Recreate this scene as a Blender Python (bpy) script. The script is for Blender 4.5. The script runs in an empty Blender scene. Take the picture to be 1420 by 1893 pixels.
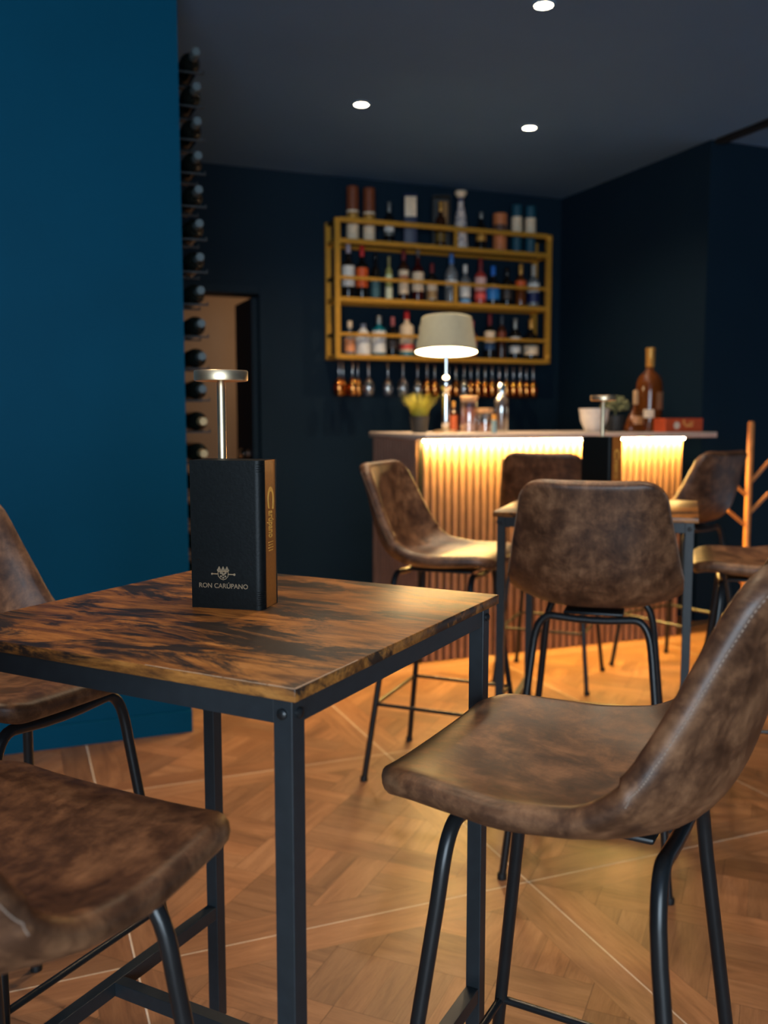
import bpy, bmesh, math, random
from mathutils import Vector, Matrix
R = math.radians
PI = math.pi
rng = random.Random(7)
sc = bpy.context.scene
COL = sc.collection

# ------------------------------------------------------------------ helpers
class MB:
    """Collects shapes into one bmesh."""
    def __init__(s):
        s.bm = bmesh.new()
    def faces(s, vs, fs):
        v = [s.bm.verts.new(p) for p in vs]
        for f in fs:
            try: s.bm.faces.new([v[i] for i in f])
            except ValueError: pass
        return s
    def box(s, cx, cy, cz, dx, dy, dz, rot=0.0, bev=0.0):
        b = bmesh.new()
        bmesh.ops.create_cube(b, size=1.0)
        bmesh.ops.scale(b, vec=(dx, dy, dz), verts=b.verts)
        if bev > 0:
            bmesh.ops.bevel(b, geom=list(b.edges), offset=bev, segments=2, profile=0.5, affect='EDGES')
        M = Matrix.Translation((cx, cy, cz)) @ Matrix.Rotation(rot, 4, 'Z')
        b.transform(M)
        s.join(b)
        return s
    def join(s, b):
        me = bpy.data.meshes.new('tmp'); b.to_mesh(me); b.free()
        s.bm.from_mesh(me); bpy.data.meshes.remove(me)
    def tube(s, pts, r, n=12, r2=None, cap=True):
        P = [Vector(p) for p in pts]
        rings = []; up = None
        for i, p in enumerate(P):
            t = (P[min(i + 1, len(P) - 1)] - P[max(i - 1, 0)]).normalized()
            if up is None:
                a = Vector((0, 0, 1)) if abs(t.z) < .9 else Vector((1, 0, 0))
                up = (a - t * a.dot(t)).normalized()
            else:
                up = (up - t * up.dot(t)).normalized()
            sd = t.cross(up)
            k = i / (len(P) - 1)
            rr = r if r2 is None else r + (r2 - r) * k
            rings.append([s.bm.verts.new(p + (up * math.cos(2 * PI * j / n) + sd * math.sin(2 * PI * j / n)) * rr) for j in range(n)])
        for a, b in zip(rings, rings[1:]):
            for j in range(n):
                s.bm.faces.new((a[j], a[(j + 1) % n], b[(j + 1) % n], b[j]))
        if cap:
            s.bm.faces.new(rings[0][::-1]); s.bm.faces.new(rings[-1])
        return s
    def lathe(s, prof, c=(0, 0, 0), n=24, a0=0.0, a1=2 * PI, axis='Z', cap=True, sx=1.0, sy=1.0):
        full = abs(a1 - a0 - 2 * PI) < 1e-6
        m = n if full else n + 1
        rings = []
        for r, z in prof:
            ring = []
            for j in range(m):
                a = a0 + (a1 - a0) * j / n
                x, y = r * math.cos(a) * sx, r * math.sin(a) * sy
                p = (x, y, z) if axis == 'Z' else (x, -z, y)
                ring.append(s.bm.verts.new((p[0] + c[0], p[1] + c[1], p[2] + c[2])))
            rings.append(ring)
        for a, b in zip(rings, rings[1:]):
            for j in range(m if full else m - 1):
                s.bm.faces.new((a[j], a[(j + 1) % m], b[(j + 1) % m], b[j]))
        if cap and full:
            if prof[0][0] > 1e-5: s.bm.faces.new(rings[0][::-1])
            if prof[-1][0] > 1e-5: s.bm.faces.new(rings[-1])
        return s
    def sphere(s, c, r, n=12, sz=1.0):
        b = bmesh.new(); bmesh.ops.create_uvsphere(b, u_segments=n, v_segments=max(6, n // 2), radius=r)
        b.transform(Matrix.Translation(c) @ Matrix.Scale(sz, 4, (0, 0, 1))); s.join(b); return s
    def xf(s, M):
        s.bm.transform(M); return s
    def build(s, name, mat, parent=None, smooth=True, ang=40, weld=True):
        if weld: bmesh.ops.remove_doubles(s.bm, verts=s.bm.verts, dist=1e-6)
        bmesh.ops.recalc_face_normals(s.bm, faces=s.bm.faces)
        me = bpy.data.meshes.new(name); s.bm.to_mesh(me); s.bm.free()
        mats = mat if isinstance(mat, (list, tuple)) else [mat]
        for m in mats: me.materials.append(m)
        if smooth:
            me.polygons.foreach_set('use_smooth', [True] * len(me.polygons))
            try: me.set_sharp_from_angle(angle=R(ang))
            except Exception: pass
        o = bpy.data.objects.new(name, me); COL.objects.link(o)
        if parent: o.parent = parent
        return o

def tag(o, label=None, cat=None, group=None, kind=None):
    if label: o['label'] = label
    if cat: o['category'] = cat
    if group: o['group'] = group
    if kind: o['kind'] = kind
    return o
def thing(name, loc, rz, label, cat, group=None):
    o = bpy.data.objects.new(name, None); COL.objects.link(o)
    o.empty_display_size = .05
    o.location = loc; o.rotation_euler = (0, 0, rz)
    return tag(o, label, cat, group)
def kids(o): return [c for c in bpy.data.objects if c.parent == o]
def copy_tree(o, parent=None):
    c = o.copy(); COL.objects.link(c)
    if parent: c.parent = parent
    for ch in kids(o): copy_tree(ch, c)
    return c
def struct(o): o['kind'] = 'structure'; return o

# ------------------------------------------------------------------ materials
def lin(r, g, b):
    f = lambda c: (c / 255 / 12.92) if c / 255 <= .04045 else ((c / 255 + .055) / 1.055) ** 2.4
    return (f(r), f(g), f(b), 1)
def newmat(name):
    m = bpy.data.materials.new(name); m.use_nodes = True
    nt = m.node_tree
    return m, nt, nt.nodes['Principled BSDF']
def mat(name, col, rough=.5, metal=0.0, trans=0.0, spec=.5, var=.12, nscale=30, bump=0.0, emit=None, estr=0, ior=1.45, coat=0.0):
    m, nt, p = newmat(name)
    N, L = nt.nodes, nt.links
    p.inputs['Roughness'].default_value = rough
    p.inputs['Metallic'].default_value = metal
    p.inputs['Transmission Weight'].default_value = trans
    p.inputs['Specular IOR Level'].default_value = spec
    p.inputs['IOR'].default_value = ior
    p.inputs['Coat Weight'].default_value = coat
    tc = N.new('ShaderNodeTexCoord')
    nz = N.new('ShaderNodeTexNoise'); nz.inputs['Scale'].default_value = nscale; nz.inputs['Detail'].default_value = 5
    L.new(tc.outputs['Object'], nz.inputs['Vector'])
    rp = N.new('ShaderNodeValToRGB')
    c = Vector(col[:3])
    rp.color_ramp.elements[0].position = .3; rp.color_ramp.elements[1].position = .7
    rp.color_ramp.elements[0].color = (*(c * (1 - var)), 1); rp.color_ramp.elements[1].color = (*(c * (1 + var)), 1)
    L.new(nz.outputs['Fac'], rp.inputs['Fac']); L.new(rp.outputs['Color'], p.inputs['Base Color'])
    if bump:
        b = N.new('ShaderNodeBump'); b.inputs['Strength'].default_value = bump; b.inputs['Distance'].default_value = .002
        L.new(nz.outputs['Fac'], b.inputs['Height']); L.new(b.outputs['Normal'], p.inputs['Normal'])
    if emit:
        p.inputs['Emission Color'].default_value = emit; p.inputs['Emission Strength'].default_value = estr
    return m

def mix(N, L, a, b, fac):
    x = N.new('ShaderNodeMix'); x.data_type = 'RGBA'
    for v, i in ((fac, 0), (a, 6), (b, 7)):
        if isinstance(v, bpy.types.NodeSocket): L.new(v, x.inputs[i])
        else: x.inputs[i].default_value = v
    return x.outputs[2]
def ramp(N, L, src, stops):
    r = N.new('ShaderNodeValToRGB'); e = r.color_ramp.elements
    while len(e) < len(stops): e.new(.5)
    for k, (p, c) in enumerate(stops):
        e[k].position = p; e[k].color = c if len(c) == 4 else (*c, 1)
    L.new(src, r.inputs['Fac']); return r.outputs['Color']
def noise(N, L, vec, scale, detail=4, rough=.55, dist=0.0):
    n = N.new('ShaderNodeTexNoise'); n.inputs['Scale'].default_value = scale; n.inputs['Detail'].default_value = detail
    n.inputs['Roughness'].default_value = rough; n.inputs['Distortion'].default_value = dist
    L.new(vec, n.inputs['Vector']); return n.outputs['Fac']
def mapping(N, L, vec, scale=(1, 1, 1), rot=(0, 0, 0)):
    m = N.new('ShaderNodeMapping'); m.inputs['Scale'].default_value = scale; m.inputs['Rotation'].default_value = rot
    L.new(vec, m.inputs['Vector']); return m.outputs['Vector']
def bump(N, L, p, h, strength, dist):
    b = N.new('ShaderNodeBump'); b.inputs['Strength'].default_value = strength; b.inputs['Distance'].default_value = dist
    L.new(h, b.inputs['Height']); L.new(b.outputs['Normal'], p.inputs['Normal'])

def leather_mat():
    m, nt, p = newmat('brown_leather'); N, L = nt.nodes, nt.links
    tc = N.new('ShaderNodeTexCoord'); oi = N.new('ShaderNodeObjectInfo')
    ad = N.new('ShaderNodeVectorMath'); ad.operation = 'ADD'
    sc_ = N.new('ShaderNodeVectorMath'); sc_.operation = 'SCALE'; sc_.inputs[0].default_value = (7, 3, 5)
    L.new(oi.outputs['Random'], sc_.inputs['Scale']); L.new(tc.outputs['Object'], ad.inputs[0]); L.new(sc_.outputs[0], ad.inputs[1])
    v = ad.outputs[0]
    a = noise(N, L, mapping(N, L, v, (1, 1.0, 1.0)), 17, 9, .70, .3)
    b = noise(N, L, mapping(N, L, v, (1.0, .35, .35)), 75, 4, .6)
    c1 = ramp(N, L, a, [(.34, (.046, .0205, .0115)), (.46, (.105, .047, .0235)), (.56, (.195, .091, .043)), (.70, (.31, .155, .075))])
    c2 = ramp(N, L, b, [(.3, (.55, .52, .5)), (.62, (1, 1, 1))])
    x = N.new('ShaderNodeMix'); x.data_type = 'RGBA'; x.blend_type = 'MULTIPLY'; x.inputs[0].default_value = .8
    L.new(c1, x.inputs[6]); L.new(c2, x.inputs[7]); L.new(x.outputs[2], p.inputs['Base Color'])
    rr = ramp(N, L, a, [(.3, (.36,) * 3), (.7, (.50,) * 3)]); L.new(rr, p.inputs['Roughness'])
    g = noise(N, L, v, 420, 3, .6)
    bump(N, L, p, g, .25, .0006)
    return m
def rustic_mat():
    m, nt, p = newmat('rustic_wood'); N, L = nt.nodes, nt.links
    tc = N.new('ShaderNodeTexCoord'); v = tc.outputs['Object']
    g = noise(N, L, mapping(N, L, v, (11, 1.9, 11)), 4.4, 9, .70, .35)       # grain along local y
    f = noise(N, L, mapping(N, L, v, (90, 7, 90)), 8, 5, .7)
    k = noise(N, L, mapping(N, L, v, (5.8, 2.0, 5.8)), 2.3, 10, .70, .55)        # dark worn patches
    base = ramp(N, L, g, [(.30, (.070, .027, .009)), (.44, (.205, .078, .020)), (.57, (.40, .158, .034)), (.74, (.50, .225, .06))])
    fine = ramp(N, L, f, [(.3, (.5, .45, .42)), (.6, (1, 1, 1))])
    x = N.new('ShaderNodeMix'); x.data_type = 'RGBA'; x.blend_type = 'MULTIPLY'; x.inputs[0].default_value = .6
    L.new(base, x.inputs[6]); L.new(fine, x.inputs[7])
    km = ramp(N, L, k, [(.475, (0, 0, 0)), (.555, (.95, .95, .95))])
    L.new(mix(N, L, x.outputs[2], (.0135, .0125, .0125, 1), km), p.inputs['Base Color'])
    p.inputs['Roughness'].default_value = .34; p.inputs['Specular IOR Level'].default_value = .36
    L.new(ramp(N, L, g, [(.3, (.33,) * 3), (.7, (.42,) * 3)]), p.inputs['Roughness'])
    bump(N, L, p, f, .035, .0006)
    return m
def floor_mat():
    m, nt, p = newmat('oak_parquet'); N, L = nt.nodes, nt.links
    uv = N.new('ShaderNodeUVMap'); at = N.new('ShaderNodeAttribute'); at.attribute_name = 'tone'
    v = uv.outputs['UV']
    g = noise(N, L, mapping(N, L, v, (1.6, 13, 1)), 2.4, 6, .6, .9)
    f = noise(N, L, mapping(N, L, v, (5, 90, 1)), 5, 6, .68)
    c = ramp(N, L, g, [(.25, (.205, .088, .040)), (.5, (.325, .150, .068)), (.78, (.43, .215, .106))])
    fc = ramp(N, L, f, [(.34, (.70, .66, .62)), (.52, (1, 1, 1)), (.75, (1.08, 1.08, 1.06))])
    x = N.new('ShaderNodeMix'); x.data_type = 'RGBA'; x.blend_type = 'MULTIPLY'; x.inputs[0].default_value = .7
    L.new(c, x.inputs[6]); L.new(fc, x.inputs[7])
    y = N.new('ShaderNodeMix'); y.data_type = 'RGBA'; y.blend_type = 'MULTIPLY'; y.inputs[0].default_value = 1
    L.new(x.outputs[2], y.inputs[6]); L.new(at.outputs['Color'], y.inputs[7])
    L.new(y.outputs[2], p.inputs['Base Color'])
    p.inputs['Roughness'].default_value = .42
    bump(N, L, p, f, .08, .0008)
    return m
def brushed_mat(name, col, rough):
    m, nt, p = newmat(name); N, L = nt.nodes, nt.links
    tc = N.new('ShaderNodeTexCoord')
    n = noise(N, L, mapping(N, L, tc.outputs['Object'], (4, 4, 900)), 3, 2)
    c = Vector(col[:3])
    L.new(ramp(N, L, n, [(.3, tuple(c * .86)), (.7, tuple(c))]), p.inputs['Base Color'])
    p.inputs['Metallic'].default_value = 1; p.inputs['Roughness'].default_value = rough
    return m

M = {}
M['leather'] = leather_mat()
M['rustic'] = rustic_mat()
M['oak'] = floor_mat()
M['joint'] = mat('dark_joint', (.10, .055, .03), .7)
M['grout'] = mat('pale_grout', (.66, .54, .42), .8)
M['blue'] = mat('petrol_blue_paint', lin(0, 70, 96), .6, var=.05, nscale=3, spec=.08)
M['navy'] = mat('dark_navy_paint', lin(17, 36, 50), .6, var=.06, nscale=3, spec=.15)
M['ceiling'] = mat('charcoal_blue_paint', lin(84, 116, 150), .7, var=.04, nscale=2, spec=.25)
M['black'] = mat('black_powder_coat', (.019, .024, .028), .42, var=.1, nscale=60, spec=.5)
M['blackgloss'] = mat('black_tube', (.012, .013, .014), .3, spec=.5)
M['blackmat'] = mat('matt_black', (.006, .006, .006), .6)
M['gold'] = mat('gold_paint', (.70, .34, .04), .40, metal=.45, var=.08)
M['brass'] = brushed_mat('champagne_brass', (.95, .74, .48), .40)
M['slat'] = mat('walnut_slat', (.31, .165, .108), .5, var=.15, nscale=14)
M['slatback'] = mat('slat_backing', (.055, .03, .02), .7)
M['counter'] = mat('counter_stone', (.58, .48, .41), .35, var=.1, nscale=40)
M['coat'] = mat('orange_beech', (.55, .21, .05), .4, var=.15)
M['bookblack'] = mat('black_leatherette', (.0042, .0058, .0064), .42, bump=.12, nscale=240, var=.2, spec=.18)
M['bookbrown'] = mat('copper_leatherette', (.38, .125, .022), .33, bump=.12, nscale=240, var=.12)  # dark brown leather; the light strip's orange reflection is put into this colour
M['foil'] = mat('gold_foil', (.62, .50, .33), .35, metal=.85)
M['foil2'] = mat('embossed_gold', (.95, .52, .10), .3, metal=.2)
M['thread'] = mat('pale_thread', (.34, .25, .19), .8)
M['tan'] = mat('tan_wall', (.36, .25, .165), .8, var=.04, nscale=3)
M['chrome'] = mat('chrome', (.8, .8, .8), .12, metal=1)
M['shade'] = mat('grey_green_shade', lin(162, 160, 140), .7, var=.05)
M['shadein'] = mat('white_shade_lining', (.85, .80, .70), .7, emit=(1, .74, .42, 1), estr=12)
M['white'] = mat('white_ceramic', (.72, .66, .60), .4)
M['pot'] = mat('dark_pot', (.03, .03, .03), .5)
M['grass'] = mat('yellow_green_blades', (.36, .33, .035), .6, var=.3)
M['sage'] = mat('sage_leaves', (.17, .17, .075), .7, var=.35)
M['redbox'] = mat('red_box', (.50, .07, .02), .5)
M['cork'] = mat('cork_lid', (.50, .30, .15), .8, var=.2)
M['wine'] = mat('dark_wine_glass', (.006, .008, .007), .08, spec=.6)
M['foilgrey'] = mat('grey_capsule', (.10, .13, .14), .35, metal=.3)
M['foilgold'] = mat('gold_capsule', (.62, .45, .24), .35, metal=.5)
M['plasterlamp'] = mat('lamp_lens', (1, .9, .7), .5, emit=(1, .80, .52, 1), estr=30)
M['bulb'] = mat('lit_bulb', (1, .9, .7), .5, emit=(1, .70, .38, 1), estr=330)
M['led'] = mat('led_strip', (1, .8, .5), .5, emit=(1, .62, .25, 1), estr=210)
def thin_glass(name, tint, rough=.04, refl=.16, gl=(1, .97, .94, 1)):
    m, nt, p = newmat(name); N, L = nt.nodes, nt.links
    out = nt.nodes['Material Output']
    t = N.new('ShaderNodeBsdfTransparent'); t.inputs['Color'].default_value = tint
    g = N.new('ShaderNodeBsdfGlossy'); g.inputs['Roughness'].default_value = rough; g.inputs['Color'].default_value = gl
    lw = N.new('ShaderNodeLayerWeight'); lw.inputs['Blend'].default_value = .35
    mr = N.new('ShaderNodeMapRange'); mr.inputs['To Min'].default_value = refl; mr.inputs['To Max'].default_value = .85
    L.new(lw.outputs['Facing'], mr.inputs['Value'])
    x = N.new('ShaderNodeMixShader'); L.new(mr.outputs['Result'], x.inputs['Fac']); L.new(t.outputs[0], x.inputs[1]); L.new(g.outputs[0], x.inputs[2])
    L.new(x.outputs[0], out.inputs['Surface']); nt.nodes.remove(p); return m
M['glassclear'] = thin_glass('clear_glass', (.96, .98, .98, 1))
M['stemglass'] = thin_glass('stem_glass_foot', (.80, .78, .80, 1), .16, .45)
M['bowlclear'] = thin_glass('clear_bowl_glass', (.90, .93, .95, 1), .10, .22)
M['bowlamber'] = thin_glass('amber_bowl_glass', (.72, .27, .05, 1), .12, .50, (1, .46, .13, 1))  # orange lamp reflections are put into the tint and gloss colour
def C_(name, r, g, b, rough=.45, **k):
    if name not in M: M[name] = mat(name, lin(r, g, b), rough, **k)
    return M[name]
DARK = C_('dark_bottle_glass', 22, 18, 16, .1)
BROWN = C_('brown_bottle_glass', 58, 30, 16, .1)
AMBER = mat('amber_liquor_glass', (.17, .045, .008), .08, trans=.3, var=0); M['amberliq'] = AMBER
CLEAR = mat('clear_bottle_glass', (.62, .66, .70), .08, trans=.75, var=0)
CREAM = C_('cream_paper', 232, 208, 176)
WHITE = C_('white_paper', 225, 222, 215)
ORANGE = C_('orange_paper', 226, 92, 34)
REDP = C_('red_paint', 196, 34, 32)
DRED = C_('dark_red_foil', 110, 26, 28)
PINK = C_('dusty_pink_foil', 172, 92, 92)
TEAL = C_('teal_glass', 16, 112, 128, .12)
BLUEP = C_('bright_blue_paint', 20, 100, 190)
NAVYP = C_('navy_print', 22, 34, 84)
DTEAL = C_('deep_teal_tube', 24, 74, 92)
COPPER = C_('copper_tube', 200, 118, 70)
TUBEBR = C_('brown_tube', 120, 62, 34)
GREYF = C_('silver_foil', 150, 150, 145, .3, metal=.6)
GOLDF = C_('gold_foil_cap', 205, 150, 70, .3, metal=.4)
PALEY = C_('pale_yellow_glass', 205, 200, 120, .1, trans=.4)
CONIC = C_('white_blue_ceramic', 214, 208, 214)
BROWNBAND = C_('brown_print', 92, 62, 52)

# ------------------------------------------------------------------ setting
YB = 5.78          # back wall
YL = 3.4476        # petrol-blue partition
XL = .592          # its free end
XR = 3.66          # right wall
YJ = 4.265         # jog of the right wall
HC = 2.72          # ceiling
def rectbox(name, x0, x1, y0, y1, z0, z1, m, bev=0):
    b = MB(); b.box((x0 + x1) / 2, (y0 + y1) / 2, (z0 + z1) / 2, x1 - x0, y1 - y0, z1 - z0, 0, bev); return b

# floor: parquet panels, each a framed square with a woven diagonal lattice
def clip(poly, h):
    for nx, ny, d in ((1, 0, h), (-1, 0, h), (0, 1, h), (0, -1, h)):
        out = []
        for i in range(len(poly)):
            a, b = poly[i], poly[(i + 1) % len(poly)]
            da, db = a[0] * nx + a[1] * ny - d, b[0] * nx + b[1] * ny - d
            if da <= 0: out.append(a)
            if da * db < 0:
                t = da / (da - db); out.append((a[0] + (b[0] - a[0]) * t, a[1] + (b[1] - a[1]) * t))
        poly = out
        if len(poly) < 3: return []
    return poly
def build_floor():
    bm = bmesh.new(); uvl = bm.loops.layers.uv.new('UVMap'); cl = bm.loops.layers.float_color.new('tone')
    G = .981; X0, Y0 = 1.187, 1.971
    hs = G / 2 - .0018; fw = .088; ih = hs - fw
    def face(pts, z, ang, tone, mi):
        vs = [bm.verts.new((x, y, z)) for x, y in pts]
        f = bm.faces.new(vs); f.material_index = mi
        if f.normal.z < 0: pass
        ox, oy = rng.uniform(0, 40), rng.uniform(0, 40)
        ca, sa = math.cos(ang), math.sin(ang)
        for l in f.loops:
            x, y = l.vert.co.x, l.vert.co.y
            l[uvl].uv = (x * ca + y * sa + ox, -x * sa + y * ca + oy); l[cl] = (*tone, 1)
    def tone():
        k = rng.uniform(.66, 1.08); w = rng.uniform(-.05, .05)
        return (k * (1 + w), k, k * (1 - w))
    def piece(cx, cy, poly, ang):
        # shrink a hair so the joint shows
        mx = sum(p[0] for p in poly) / len(poly); my = sum(p[1] for p in poly) / len(poly)
        q = []
        for x, y in poly:
            l = math.hypot(x - mx, y - my) or 1; k = 1 - .0008 / l
            q.append((cx + mx + (x - mx) * k, cy + my + (y - my) * k))
        face(q, 0, ang, tone(), 0)
    S2 = math.sqrt(.5)
    def rot(s, t): return (s * S2 - t * S2, s * S2 + t * S2)
    w = .086; p = .2790
    for i in range(-5, 6):
        for j in range(-6, 6):
            cx = X0 + (i + .5) * G; cy = Y0 + (j + .5) * G
            if cx < -3.4 or cx > 5.6 or cy < -3.2 or cy > 8.0: continue
            face([(cx - hs, cy - hs), (cx + hs, cy - hs), (cx + hs, cy + hs), (cx - hs, cy + hs)], -.0004, 0, (1, 1, 1), 1)
            a, b = hs, ih
            piece(cx, cy, [(-a, -a), (a, -a), (b, -b), (-b, -b)], 0)
            piece(cx, cy, [(-b, b), (b, b), (a, a), (-a, a)], 0)
            piece(cx, cy, [(-a, -a), (-b, -b), (-b, b), (-a, a)], PI / 2)
            piece(cx, cy, [(b, -b), (a, -a), (a, a), (b, b)], PI / 2)
            n = 3
            for k in range(-n, n + 1):
                for l in range(-n, n + 1):
                    # crossing block
                    even = (k + l) % 2 == 0
                    segs = []
                    # strip along s at t=k*p : from l*p to (l+1)*p
                    for (along_s) in (True, False):
                        over = even if along_s else not even
                        s0 = l * p - w / 2 if over else l * p + w / 2
                        nxt = (k + l + 1) % 2 == 0
                        over2 = nxt if along_s else not nxt
                        s1 = (l + 1) * p + w / 2 if over2 else (l + 1) * p - w / 2
                        if over:  # start strip here only when it passes over this crossing
                            s1 = (l + 1) * p - w / 2 if not over2 else s1
                        else:
                            s1 = (l + 1) * p - w / 2
                        rect = [(s0, k * p - w / 2), (s1, k * p - w / 2), (s1, k * p + w / 2), (s0, k * p + w / 2)]
                        if not over: pass
                        if along_s: pts = [rot(s, t) for s, t in rect]
                        else: pts = [rot(t, s) for s, t in rect][::-1]
                        q = clip(pts, ih)
                        if len(q) >= 3: piece(cx, cy, q, PI / 4 if along_s else -PI / 4)
                    # square field: three planks, direction alternates
                    c0 = l * p + w / 2; c1 = (l + 1) * p - w / 2; d0 = k * p + w / 2; d1 = (k + 1) * p - w / 2
                    for q3 in range(3):
                        if even:
                            e0 = d0 + (d1 - d0) * q3 / 3; e1 = d0 + (d1 - d0) * (q3 + 1) / 3
                            rect = [(c0, e0), (c1, e0), (c1, e1), (c0, e1)]; an = PI / 4
                        else:
                            e0 = c0 + (c1 - c0) * q3 / 3; e1 = c0 + (c1 - c0) * (q3 + 1) / 3
                            rect = [(e0, d0), (e1, d0), (e1, d1), (e0, d1)]; an = -PI / 4
                        q = clip([rot(s, t) for s, t in rect], ih)
                        if len(q) >= 3: piece(cx, cy, q, an)
    gw = .0018
    for i in range(-5, 7):
        x = X0 + i * G
        face([(x - gw, -3.2), (x + gw, -3.2), (x + gw, 8), (x - gw, 8)], -.0001, 0, (1, 1, 1), 2)
    for j in range(-6, 8):
        y = Y0 + j * G
        face([(-3.4, y - gw), (5.6, y - gw), (5.6, y + gw), (-3.4, y + gw)], -.0001, 0, (1, 1, 1), 2)
    for f in bm.faces:
        f.normal_update()
        if f.normal.z < 0: f.normal_flip()
    me = bpy.data.meshes.new('floor'); bm.to_mesh(me); bm.free()
    for k in ('oak', 'joint', 'grout'): me.materials.append(M[k])
    o = bpy.data.objects.new('floor', me); COL.objects.link(o); struct(o)
build_floor()

struct(rectbox('ceiling', -3.4, 5.6, -3.2, YB + .2, HC, HC + .2, M['ceiling']).build('ceiling', M['ceiling'], smooth=False))
# petrol-blue partition on the left with its skirting
struct(rectbox('wall_left', -3.2, XL, YL, YL + .36, 0, HC, M['blue']).build('wall_left', M['blue'], smooth=False))
b = MB(); b.box((-3.2 + XL) / 2, YL - .006, .0425, XL + 3.2, .012, .085, 0, .003)
struct(b.build('baseboard_left', M['blue'], smooth=False))
# outer left wall of the room and the window wall behind the camera
struct(rectbox('x', -3.4, -3.2, -3.2, YB + .2, 0, HC, None).build('wall_west', M['navy'], smooth=False))
b = MB(); WX0, WX1, WZ0, WZ1 = -2.9, .3, .25, 2.45
b.box((-3.2 + WX0) / 2, -3.1, HC / 2, WX0 + 3.2, .2, HC); b.box((WX1 + 5.4) / 2, -3.1, HC / 2, 5.4 - WX1, .2, HC)
b.box((WX0 + WX1) / 2, -3.1, WZ0 / 2, WX1 - WX0, .2, WZ0); b.box((WX0 + WX1) / 2, -3.1, (WZ1 + HC) / 2, WX1 - WX0, .2, HC - WZ1)
struct(b.build('wall_front', M['navy'], smooth=False))
b = MB()
for x in (WX0 + .03, WX0 + (WX1 - WX0) / 3, WX0 + 2 * (WX1 - WX0) / 3, WX1 - .03): b.box(x, -3.1, (WZ0 + WZ1) / 2, .05, .07, WZ1 - WZ0)
for z in (WZ0 + .03, WZ1 - .03): b.box((WX0 + WX1) / 2, -3.1, z, WX1 - WX0, .07, .05)
struct(b.build('window_1', M['black'], smooth=False))
# back wall with the doorway
DX0, DX1, DZ = .50, 1.462, 1.955
b = MB()
b.box((-3.2 + DX0) / 2, YB + .1, HC / 2, DX0 + 3.2, .2, HC)
b.box((DX1 + XR + .3) / 2, YB + .1, HC / 2, XR + .3 - DX1, .2, HC)
b.box((DX0 + DX1) / 2, YB + .1, (DZ + HC) / 2, DX1 - DX0, .2, HC - DZ)
struct(b.build('wall_back', M['navy'], smooth=False))
b = MB()
b.box(DX1 + .03, YB - .008, (DZ + .06) / 2, .06, .016, DZ + .06, 0, .003)
b.box(DX0 - .03, YB - .008, (DZ + .06) / 2, .06, .016, DZ + .06, 0, .003)
b.box((DX0 + DX1) / 2, YB - .008, DZ + .03, DX1 - DX0, .016, .06, 0, .003)
struct(b.build('trim_1', M['navy'], smooth=False))
# right wall: runs along the bar's end, then steps out to the right
b = MB()
b.box(XR + .1, (YJ + YB) / 2, HC / 2, .2, YB - YJ, HC)
b.box((XR + .2 + 5.4) / 2, YJ + .1, HC / 2, 5.4 - XR - .2, .2, HC)
struct(b.build('wall_right', M['navy'], smooth=False))
struct(rectbox('x', 5.4, 5.6, -3.2, YJ + .2, 0, HC, None).build('wall_east', M['navy'], smooth=False))
# black curtain track under the ceiling by the step
b = MB(); b.box(3.70, 3.0, HC - .012, .05, 2.5, .024)
struct(b.build('trim_2', M['blackmat'], smooth=False))
# warm back room behind the doorway
b = MB(); b.box(.5, 7.7, 1.35, 5.5, .1, 2.7); b.box(3.0, 6.8, 1.35, .1, 1.75, 2.7); b.box(-2.0, 6.8, 1.35, .1, 1.75, 2.7)
b.box(.5, 6.85, 2.5, 5.1, 1.72, .08)
struct(b.build('wall_backroom', M['tan'], smooth=False))
# open door leaf seen edge-on
hx, hy = DX1 - .004, YB + .012
dl = thing('door_1', (hx, hy, 0), R(90.5), None, None); dl['kind'] = 'structure'
b = MB(); b.box(.222, .02, .97, .444, .04, 1.93, 0, .003)
b.build('door_leaf', M['navy'], dl, smooth=False)
kb = MB(); kb.lathe([(.0, 0), (.026, 0), (.026, .006), (.011, .008), (.011, .03), (.026, .036), (.032, .05), (.026, .064), (0, .068)], (.115, .0401, .955), 20, axis='Y')
o = kb.build('door_knob', M['chrome'], dl)
o.matrix_parent_inverse = Matrix(); o.rotation_euler = (0, 0, 0)
for v in o.data.vertices: v.co.y = .04 + (.0401 - v.co.y)
o.data.update()

# ------------------------------------------------------------------ bar stools
def lerp(tab, x):
    for (a, va), (b_, vb) in zip(tab, tab[1:]):
        if x <= b_: return va + (vb - va) * (x - a) / (b_ - a)
    return tab[-1][1]
def catmull(P, n):
    out = []
    Q = [P[0]] + P + [P[-1]]
    for i in range(1, len(Q) - 2):
        p0, p1, p2, p3 = (Vector(q) for q in Q[i - 1:i + 3])
        for k in range(n):
            t = k / n
            out.append(.5 * ((2 * p1) + (-p0 + p2) * t + (2 * p0 - 5 * p1 + 4 * p2 - p3) * t * t + (-p0 + 3 * p1 - 3 * p2 + p3) * t ** 3))
    out.append(Vector(P[-1])); return out
PROF = catmull([(.215, .7270), (.17, .7360), (.09, .7270), (0, .7170), (-.085, .7180), (-.147, .7400), (-.184, .7860), (-.208, .8580), (-.229, .9480), (-.252, 1.0380)], 14)
def resample(P, n):
    L_ = [0]
    for a, b_ in zip(P, P[1:]): L_.append(L_[-1] + (b_ - a).length)
    T = L_[-1]; out = []
    for k in range(n + 1):
        # denser near both ends
        u = k / n; u = .5 - .5 * math.cos(PI * u) * (.55 + .45 * abs(math.cos(PI * u)) ** .0) if False else u
        d = u * T; i = 0
        while i < len(L_) - 2 and L_[i + 1] < d: i += 1
        t = (d - L_[i]) / (L_[i + 1] - L_[i]); out.append(P[i].lerp(P[i + 1], t))
    return out, T
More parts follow.
